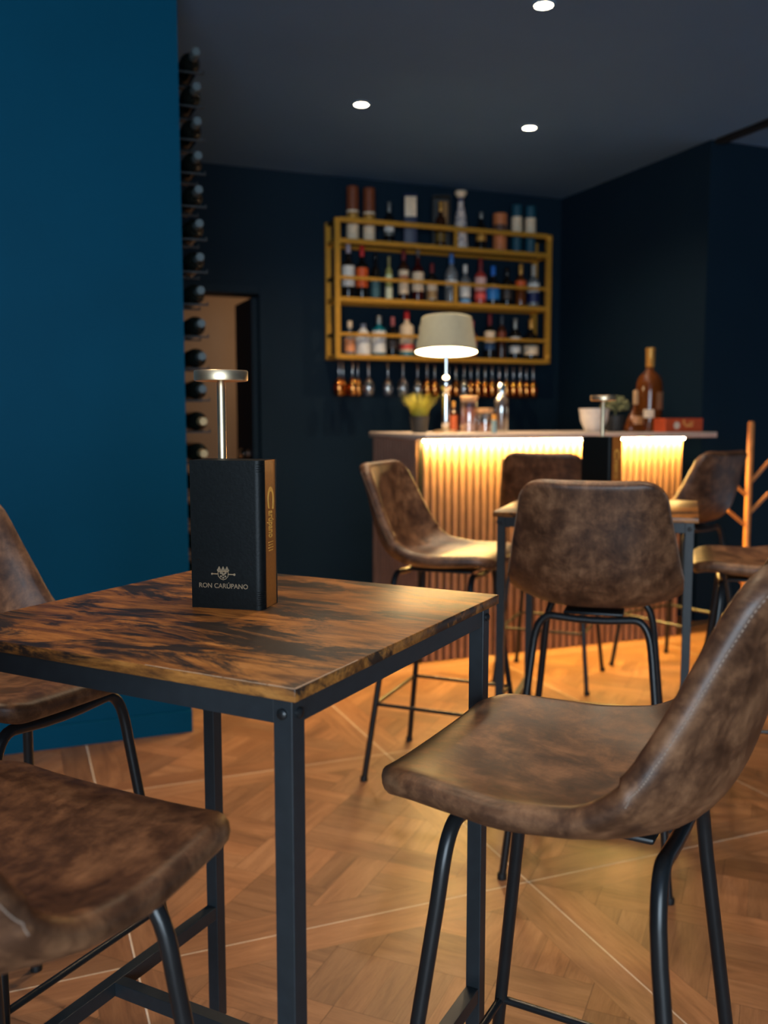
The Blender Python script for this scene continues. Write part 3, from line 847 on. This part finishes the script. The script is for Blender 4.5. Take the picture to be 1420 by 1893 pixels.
# bottom shelf
bottle((2.020, YS, zb), .215, .034, 'squat', CLEAR, [(.1, .48, C_('peach_paper', 232, 150, 96))], (CREAM, .2, 1.5), 'small clear bottle with round cork stopper, leftmost on bottom shelf', group=GB)
bottle((2.111, YS, zb), .20, .049, 'jug', WHITE, [], (C_('grey_blue_cap', 100, 110, 130), .14), 'plump white stoneware bottle on the bottom shelf', group=GB)
bottle((2.220, YS, zb), .255, .045, 'short', TEAL, [(.08, .62, WHITE)], (GREYF, .2), 'teal bottle with white label on the bottom shelf', group=GB)
bottle((2.316, YS, zb), .252, .032, 'wine', DARK, [(.2, .4, C_('taupe_paper', 74, 62, 56))], (PINK, .22, 1.25), 'dark bottle with dusty pink cap on the bottom shelf', group=GB)
bottle((2.415, YS, zb), .292, .046, 'short', CREAM, [(.16, .27, C_('coral_paper', 232, 88, 78)), (.02, .1, TEAL)], (REDP, .18), 'broad cream bottle with red cap and red band on bottom shelf', group=GB)
bottle((2.512, YS, zb), .205, .031, 'wine', CLEAR, [(.3, .52, C_('grey_paper', 150, 160, 168))], (GREYF, .2), 'small clear bottle with grey label partly behind the lamp shade', group=GB)
bottle((2.893, YS, zb), .25, .034, 'wine', C_('rust_glass', 112, 62, 48, .15), [(.3, .55, PINK)], (PINK, .2), 'rust coloured bottle peeping out right of the lamp shade', group=GB)
bottle((3.027, YS, zb), .305, .036, 'wine', DARK, [(.36, .60, CREAM), (.2, .32, C_('slate_blue_print', 60, 92, 130))], (DRED, .26), 'dark bottle with high cream label and thin red cap on bottom shelf', group=GB)
bottle((3.119, YS, zb), .297, .029, 'tall', BROWN, [(.44, .62, C_('rust_paper', 120, 54, 26))], (C_('slate_cap', 60, 68, 78), .22), 'slim brown bottle with rust label on the bottom shelf', group=GB)
bottle((3.224, YS, zb), .28, .037, 'wine', DARK, [(.16, .32, WHITE), (.46, .54, WHITE)], (GREYF, .26), 'dark bottle with silver neck and two white labels on bottom shelf', group=GB)
bottle((3.350, YS, zb), .28, .050, 'squat', DARK, [(.12, .34, CREAM)], (GOLDF, .24, 1.2), 'wide dark bottle with gold cap, rightmost on the bottom shelf', group=GB)

# ------------------------------------------------------------------ stemmed glasses hanging under the rack
def hang_glass(kind, R_):
    t = thing('stem_glass', (0, 0, 0), 0, 'x', 'glass', 'glasses hanging under the rack')
    b = MB(); b.lathe([(0, 0), (.029, -.001), (.030, -.0025), (.010, -.006), (.0055, -.012), (.0048, -.098), (.008, -.108), (0, -.112)], n=18); b.build('stem', M['stemglass'], t)
    b = MB(); b.lathe([(0, -.107), (.010, -.109), (R_ * .7, -.124), (R_ * .97, -.150), (R_, -.170), (R_ * .93, -.198), (R_ * .82, -.220)], n=24, cap=False); b.build('bowl', M['bowlamber' if kind == 'a' else 'bowlclear'], t)
    return t
XG = [(1.948, 'a'), (1.974, 'a'), (2.040, 'a'), (2.076, 'a'), (2.150, 'c'), (2.284, 'c'), (2.391, 'c'), (2.496, 'c'), (2.566, 'a'), (2.621, 'a'), (2.721, 'a'), (2.778, 'a'), (2.838, 'c'), (2.889, 'a'), (2.943, 'a'), (2.998, 'a'),
      (3.052, 'a'), (3.107, 'a'), (3.162, 'a'), (3.218, 'a'), (3.272, 'a'), (3.322, 'a'), (3.374, 'a')]
ORD = ['first', 'second', 'third', 'fourth', 'fifth', 'sixth', 'seventh', 'eighth', 'ninth', 'tenth', 'eleventh', 'twelfth', 'thirteenth', 'fourteenth', 'fifteenth', 'sixteenth', 'seventeenth', 'eighteenth', 'nineteenth', 'twentieth', 'twenty-first', 'twenty-second', 'twenty-third']
proto = {'a': hang_glass('a', .033), 'c': hang_glass('c', .036)}
used = set()
for k, (x, c) in enumerate(XG):
    o = copy_tree(proto[c]) if c in used else proto[c]
    used.add(c)
    yg = 5.588 + .078 * (k % 2)
    o.location = (x * yg / 5.65, yg, 1.5449)
    o['label'] = '%s stemmed glass hanging upside down under the gold rack, %s from the left' % ('amber' if c == 'a' else 'clear', ORD[k])

# ------------------------------------------------------------------ wine rack beside the blue partition
wr = thing('wine_rack', (XL, YL + .12, 0), 0, 'black wall rack holding a column of lying wine bottles beside the blue partition', 'wine rack')
for y in (0.01, .17):
    b = MB(); b.box(.007, y, HC / 2, .012, .022, HC - .002, 0, .001); b.build('upright', M['blackmat'], wr, smooth=False)
LEV = [2.455 - k * .1203 for k in range(17)]
for z in LEV:
    for y in (.01, .17):
        b = MB(); b.box(.064, y, z, .105, .010, .006, 0, .001); b.box(.114, y, z + .005, .004, .010, .012, 0, .001)
        b.build('bottle_rung', M['black'], wr, smooth=False)
def wine_bottle(cap):
    t = thing('wine_bottle', (0, 0, 0), 0, 'x', 'bottle', 'wine bottles lying in the rack')
    b = MB(); b.lathe([(0, .004), (.034, 0), (.0375, .004), (.0375, .185), (.036, .20), (.028, .222), (.018, .236), (.0145, .25), (.0142, .262)], n=28, axis='Y'); b.build('glass_body', M['wine'], t)
    b = MB(); b.lathe([(.0146, .25), (.0152, .252), (.0152, .312), (.0142, .315), (0, .315)], n=20, axis='Y'); b.build('foil_capsule', cap, t)
    return t
wg = wine_bottle(M['foilgrey']); wo = wine_bottle(M['foilgold'])
seen = set()
for k, z in enumerate(LEV):
    src = wo if k in (11, 12, 14, 15) else wg
    o = src if src not in seen else copy_tree(src); seen.add(src)
    o.location = (XL + .071, YL + .345, z + .0032 + .0378)
    o['label'] = '%s-capped wine bottle on the %s rung from the top of the wine rack' % ('gold' if src is wo else 'grey', ORD[k])

# ------------------------------------------------------------------ things on the bar
ZC = 1.1105
def blades(n, r0, spread, h, m, wid, seed):
    g = random.Random(seed); mb = MB()
    for k in range(n):
        a = g.uniform(0, 2 * PI); r = r0 * math.sqrt(g.random()); hh = h * g.uniform(.7, 1.05); s = spread * g.uniform(.3, 1)
        bx, by = r * math.cos(a), r * math.sin(a); dx, dy = math.cos(a) * s, math.sin(a) * s
        px_, py_ = -math.sin(a) * wid, math.cos(a) * wid
        pts = []
        for t in (0, .45, .8, 1):
            x, y, z = bx + dx * t ** 1.8, by + dy * t ** 1.8, hh * t
            w = (1 - t * .9)
            pts.append(((x - px_ * w, y - py_ * w, z), (x + px_ * w, y + py_ * w, z)))
        for (a0, a1), (b0, b1) in zip(pts, pts[1:]): mb.faces([a0, a1, b1, b0], [(0, 1, 2, 3)])
    return mb
t = thing('potted_plant', (1.893, 4.26, ZC), 0, 'yellow-green grass plant in a dark pot left of the bar lamp', 'plant', 'potted plants on the bar')
b = MB(); b.lathe([(0, 0), (.036, 0), (.038, .004), (.048, .078), (.050, .084), (.045, .084), (.043, .076), (0, .074)], n=24); b.build('pot', M['pot'], t)
bl = blades(260, .038, .085, .125, None, .0022, 3); bl.xf(Matrix.Translation((0, 0, .072))); bl.build('grass_blades', M['grass'], t, smooth=False)
t = thing('potted_plant', (3.036, 4.22, ZC), 0, 'sage green bushy plant in a black pot behind the white bowl', 'plant', 'potted plants on the bar')
b = MB(); b.lathe([(0, 0), (.044, 0), (.046, .004), (.050, .082), (.051, .088), (.046, .088), (.044, .08), (0, .078)], n=24); b.build('pot', M['pot'], t)
b = MB(); g = random.Random(5)
for k in range(150):
    a = g.uniform(0, 2 * PI); ph = math.acos(g.uniform(-.35, 1)); rr = .072 * g.uniform(.6, 1)
    c = (rr * math.sin(ph) * math.cos(a), rr * math.sin(ph) * math.sin(a), .135 + rr * .85 * math.cos(ph))
    b.sphere(c, g.uniform(.009, .015), 6, .7)
b.tube([(0, 0, .07), (0, 0, .14)], .006, 8); b.build('foliage', M['sage'], t)

TILT = Matrix.Translation((0, 0, .46)) @ Matrix.Rotation(R(-5), 4, Vector((.90, -.43, 0))) @ Matrix.Translation((0, 0, -.46))
lp = thing('bar_lamp', (2.034, 4.25, ZC), 0, 'table lamp with grey-green drum shade glowing on the bar', 'lamp')
b = MB(); b.lathe([(0, 0), (.058, 0), (.060, .004), (.058, .012), (.02, .016), (0, .017)], n=32); b.build('base', M['brass'], lp)
b = MB(); b.lathe([(.012, .015), (.019, .03), (.021, .06), (.019, .15), (.021, .19), (.012, .20), (.028, .225), (.030, .25), (.022, .275), (.012, .285), (.012, .34), (.0125, .40), (.011, .44)], n=24); b.build('stem', M['chrome'], lp)
b = MB(); b.lathe([(.155, .402), (.125, .57)], n=48, cap=False); b.lathe([(.1255, .57), (.120, .574), (.02, .574)], n=48, cap=False); b.xf(TILT); b.build('shade', M['shade'], lp)
b = MB(); b.lathe([(.1528, .403), (.123, .568)], n=48, cap=False); b.lathe([(.123, .568), (.01, .570)], n=48, cap=False); b.xf(TILT); b.build('shade_lining', M['shadein'], lp)
b = MB(); b.lathe([(.011, .435), (.016, .442), (.016, .47), (.012, .475)], n=16); b.build('lamp_holder', M['chrome'], lp)
b = MB(); b.sphere((0, 0, .502), .028, 16, 1.1); b.build('bulb', M['bulb'], lp)

bottle((2.108, 4.31, ZC), .16, .019, 'wine', BROWN, [(.05, .55, C_('rust_print', 170, 82, 40))], (GOLDF, .2), 'small brown bottle with rust label right of the lamp stem', group='bottles on the bar', name='small_bottle')
t = thing('storage_jar', (2.140, 4.20, ZC), 0, 'tall glass jar of pink contents with cork lid on the bar', 'jar', 'jars on the bar')
b = MB(); b.lathe([(0, 0), (.042, 0), (.044, .004), (.044, .150), (.040, .158), (.038, .158), (.041, .148), (.041, .006), (0, .005)], n=28); b.build('glass_body', M['glassclear'], t)
b = MB(); b.lathe([(0, .007), (.039, .007), (.039, .118), (.03, .124), (0, .122)], n=24); b.build('pink_filling', C_('pink_filling', 206, 130, 104, .8, nscale=90, var=.4), t)
b = MB(); b.lathe([(0, .150), (.037, .152), (.042, .160), (.044, .180), (.040, .184), (0, .185)], n=24); b.build('cork_lid', M['cork'], t)
t = thing('storage_jar', (2.205, 4.15, ZC), 0, 'short glass jar of amber contents with cork lid on the bar', 'jar', 'jars on the bar')
b = MB(); b.lathe([(0, 0), (.036, 0), (.038, .004), (.038, .096), (.035, .102), (.033, .102), (.0355, .095), (.0355, .006), (0, .005)], n=28); b.build('glass_body', M['glassclear'], t)
b = MB(); b.lathe([(0, .007), (.033, .007), (.033, .05), (0, .052)], n=24); b.build('amber_filling', C_('amber_filling', 190, 92, 26, .6), t)
b = MB(); b.lathe([(0, .096), (.033, .098), (.042, .104), (.042, .122), (0, .124)], n=24); b.build('cork_lid', M['cork'], t)
bottle((2.205, 4.055, ZC), .092, .013, 'short', C_('pale_blue_glass', 160, 196, 208, .1, trans=.4), [], (C_('amber_cap', 214, 150, 56), .36, 2.4), 'tiny pale blue bottle with amber cap at the front of the bar', group='bottles on the bar', name='dropper_bottle')
t = thing('mixing_glass', (2.325, 4.20, ZC), 0, 'tall glass decanter with silver top beside the cork-lidded jars', 'decanter')
b = MB(); b.lathe([(0, 0), (.030, 0), (.033, .005), (.037, .12), (.037, .165), (.02, .19), (.016, .20), (.014, .20), (.018, .188), (.0345, .163), (.0345, .12), (.030, .012), (0, .01)], n=28); b.build('glass_body', M['glassclear'], t)
b = MB(); b.lathe([(0, .012), (.029, .013), (.033, .10), (0, .102)], n=24); b.build('amber_liquid', AMBER, t)
b = MB(); b.lathe([(.018, .196), (.022, .20), (.022, .235), (.014, .25), (0, .252)], n=20); b.build('silver_top', M['chrome'], t)
t = tag(MB().lathe([(0, 0), (.040, 0), (.045, .004), (.070, .060), (.078, .118), (.080, .124), (.076, .124), (.066, .060), (.042, .010), (0, .008)], n=40).build('serving_bowl', M['white']), 'plain white ceramic bowl standing on the bar beside the bushy plant', 'bowl')
t.location = (2.865, 4.17, ZC)
bx = thing('liquor_flask', (3.100, 4.13, ZC), 0, 'amber triangular flask with long wooden neck before the big bottle', 'bottle', 'bottles on the bar')
b = MB(); b.lathe([(0, .003), (.064, 0), (.068, .006), (.066, .025), (.05, .065), (.030, .10), (.014, .13), (.012, .15)], n=28, sy=.6); b.build('glass_body', AMBER, bx)
b = MB(); b.lathe([(.013, .146), (.0145, .15), (.0145, .215), (.012, .222), (0, .223)], n=18); b.build('wooden_stopper', M['cork'], bx)
b = MB(); b.lathe([(.033, .04), (.0335, .04), (.0335, .085), (.033, .085)], n=18, a0=R(-150), a1=R(-30), cap=False, sx=1.3, sy=1.25); b.build('paper_label', C_('dull_copper_paper', 190, 130, 80), bx)
bg = thing('giant_bottle', (3.268, 4.235, ZC), -.35, 'oversized amber rum bottle with golden capsule towering on the bar', 'bottle', 'bottles on the bar')
b = MB(); b.lathe([(0, .006), (.062, 0), (.070, .006), (.072, .02), (.072, .245), (.068, .275), (.054, .305), (.034, .322), (.022, .335), (.020, .36)], n=32); b.build('glass_body', AMBER, bg)
b = MB(); b.lathe([(.021, .352), (.024, .356), (.024, .440), (.026, .442), (.026, .454), (.02, .457), (0, .458)], n=22); b.build('capsule', GOLDF, bg)
b = MB(); b.lathe([(.071, .12), (.0735, .12), (.0735, .215), (.071, .215)], n=22, a0=R(-75), a1=R(0), cap=False); b.build('paper_label', C_('brown_label', 150, 104, 70), bg)
b = MB(); b.lathe([(.071, .075), (.0737, .075), (.0737, .12), (.071, .12)], n=14, a0=R(-130), a1=R(-85), cap=False); b.build('seal_label', CREAM, bg)
rb = thing('gift_carton', (3.352, 4.09, ZC), 0, 'low red carton with white emblem at the right end of the bar', 'box')
b = MB(); b.box(0, 0, .036, .248, .10, .072, 0, .002); b.build('carton', M['redbox'], rb, smooth=False)
b = MB(); b.lathe([(.020, -.0005), (.020, .0005)], (-.05, -.0505, .034), 20, axis='Y'); b.build('white_emblem', C_('faded_white', 214, 196, 176), rb)
b = MB(); b.box(-.004, -.0505, .052, .012, .001, .026); b.box(.03, -.0505, .034, .05, .001, .012); b.box(.045, -.0505, .05, .03, .001, .008); b.build('printed_stripe', C_('pale_gold_print', 226, 160, 90), rb)

# ------------------------------------------------------------------ coat stand
cs = thing('coat_stand', (3.51, 3.72, 0), 0, 'orange wooden coat stand with short pegs at the right edge', 'coat stand')
b = MB(); b.lathe([(.0165, .03), (.0165, 1.155), (.013, 1.167), (0, 1.168)], n=20); b.build('pole', M['coat'], cs)
for a in (0, 90, 180, 270):
    b = MB(); c, s = math.cos(R(a + 20)), math.sin(R(a + 20)); b.tube([(c * .01, s * .01, .16), (c * .08, s * .08, .07), (c * .12, s * .12, .012)], .012, 10); b.build('foot', M['coat'], cs)
ru = Vector((.9286, -.371, 0))
for z0, z1, s in ((.86, .97, 1), (.79, .87, -1), (.635, .71, -1), (.33, .43, -1), (.70, .80, 1)):
    e = ru * s * .105
    b = MB(); b.tube([ru * s * .012 + Vector((0, 0, z0)), e + Vector((0, 0, z1))], .0095, 10); b.build('peg', M['coat'], cs)

# ------------------------------------------------------------------ recessed ceiling lights
DL = [(1.898, 3.146, 'nearest recessed ceiling spot at the top edge of the picture'), (1.650, 4.431, 'left recessed ceiling spot of the pair before the bottle rack'), (2.607, 4.444, 'right recessed ceiling spot of the pair before the bottle rack')]
def make_dl():
    t = thing('ceiling_spot', (0, 0, 0), 0, 'x', 'ceiling light', 'recessed ceiling spots')
    b = MB(); b.lathe([(.034, -.001), (.034, -.006), (.043, -.004), (.045, -.0005)], n=32, cap=False); b.build('trim_ring', M['ceiling'], t)
    b = MB(); b.lathe([(0, -.0045), (.034, -.0045), (.034, -.002), (0, -.002)], n=32); b.build('lens', M['plasterlamp'], t)
    return t
dl0 = make_dl()
for k, (x, y, lab) in enumerate(DL):
    o = dl0 if k == 0 else copy_tree(dl0); o.location = (x, y, HC); o['label'] = lab

# ------------------------------------------------------------------ light
def light(name, kind, loc, energy, col, **k):
    d = bpy.data.lights.new(name, kind); d.energy = energy; d.color = col
    for a, v in k.items():
        if a != 'rot': setattr(d, a, v)
    o = bpy.data.objects.new(name, d); COL.objects.link(o); o.location = loc
    if 'rot' in k: o.rotation_euler = k['rot']
    return o
WARM = (1, .66, .36)
for k, (x, y, lab) in enumerate(DL):
    light('spot_glow', 'SPOT', (x, y, HC - .012), 80, (1, .76, .50), spot_size=R(142), spot_blend=.9, shadow_soft_size=.035)
for x, y in ((1.0, 2.5), (.75, 1.70), (-.35, 1.1), (1.95, 1.65)):  # unseen overhead spots without fittings; the first added to brighten floor and bar side
    light('spot_glow', 'SPOT', (x, y, HC - .012), 60, (1, .74, .48), spot_size=R(95), spot_blend=.9, shadow_soft_size=.05)
# strip under the counter edge
light('strip_glow', 'AREA', ((BX0 + BX1) / 2, BY0 - .020, BZ - .0125), 54, (1, .64, .12), shape='RECTANGLE', size=BX1 - BX0 - .03, size_y=.012, rot=(0, 0, 0))
light('backroom_glow', 'POINT', (2.35, 6.75, 1.75), 17, (1, .72, .46), shadow_soft_size=.15)
# daylight through the window wall behind the camera
W = bpy.data.worlds.new('World'); sc.world = W; W.use_nodes = True
bgn = W.node_tree.nodes['Background']; bgn.inputs['Color'].default_value = (.55, .78, 1.0, 1); bgn.inputs['Strength'].default_value = 3
light('window_daylight', 'AREA', ((WX0 + WX1) / 2, -3.02, (WZ0 + WZ1) / 2), 190, (.72, .87, 1.0), shape='RECTANGLE', size=WX1 - WX0, size_y=WZ1 - WZ0, rot=(R(90), 0, 0))

# ------------------------------------------------------------------ camera
cd = bpy.data.cameras.new('camera'); cam = bpy.data.objects.new('camera', cd); COL.objects.link(cam)
cd.sensor_fit = 'HORIZONTAL'; cd.sensor_width = 24; cd.lens = 24 * 1711 / 1420
cam.location = (0, 0, 1.1875); cam.rotation_euler = (R(90 - 5.834), 0, R(-21.776))
cd.clip_start = .02; cd.clip_end = 50
cd.dof.use_dof = True; cd.dof.focus_distance = 1.36; cd.dof.aperture_fstop = 3.3; cd.dof.aperture_blades = 0
sc.camera = cam
vs = sc.view_settings; sc.display_settings.display_device = 'sRGB'
vs.view_transform = 'Standard'; vs.look = 'None'; vs.gamma = 1; vs.use_curve_mapping = False; vs.exposure = 0.0
cy = sc.cycles; cy.use_denoising = True
cy.max_bounces = 8; cy.sample_clamp_indirect = 6; cy.caustics_reflective = True; cy.caustics_refractive = False
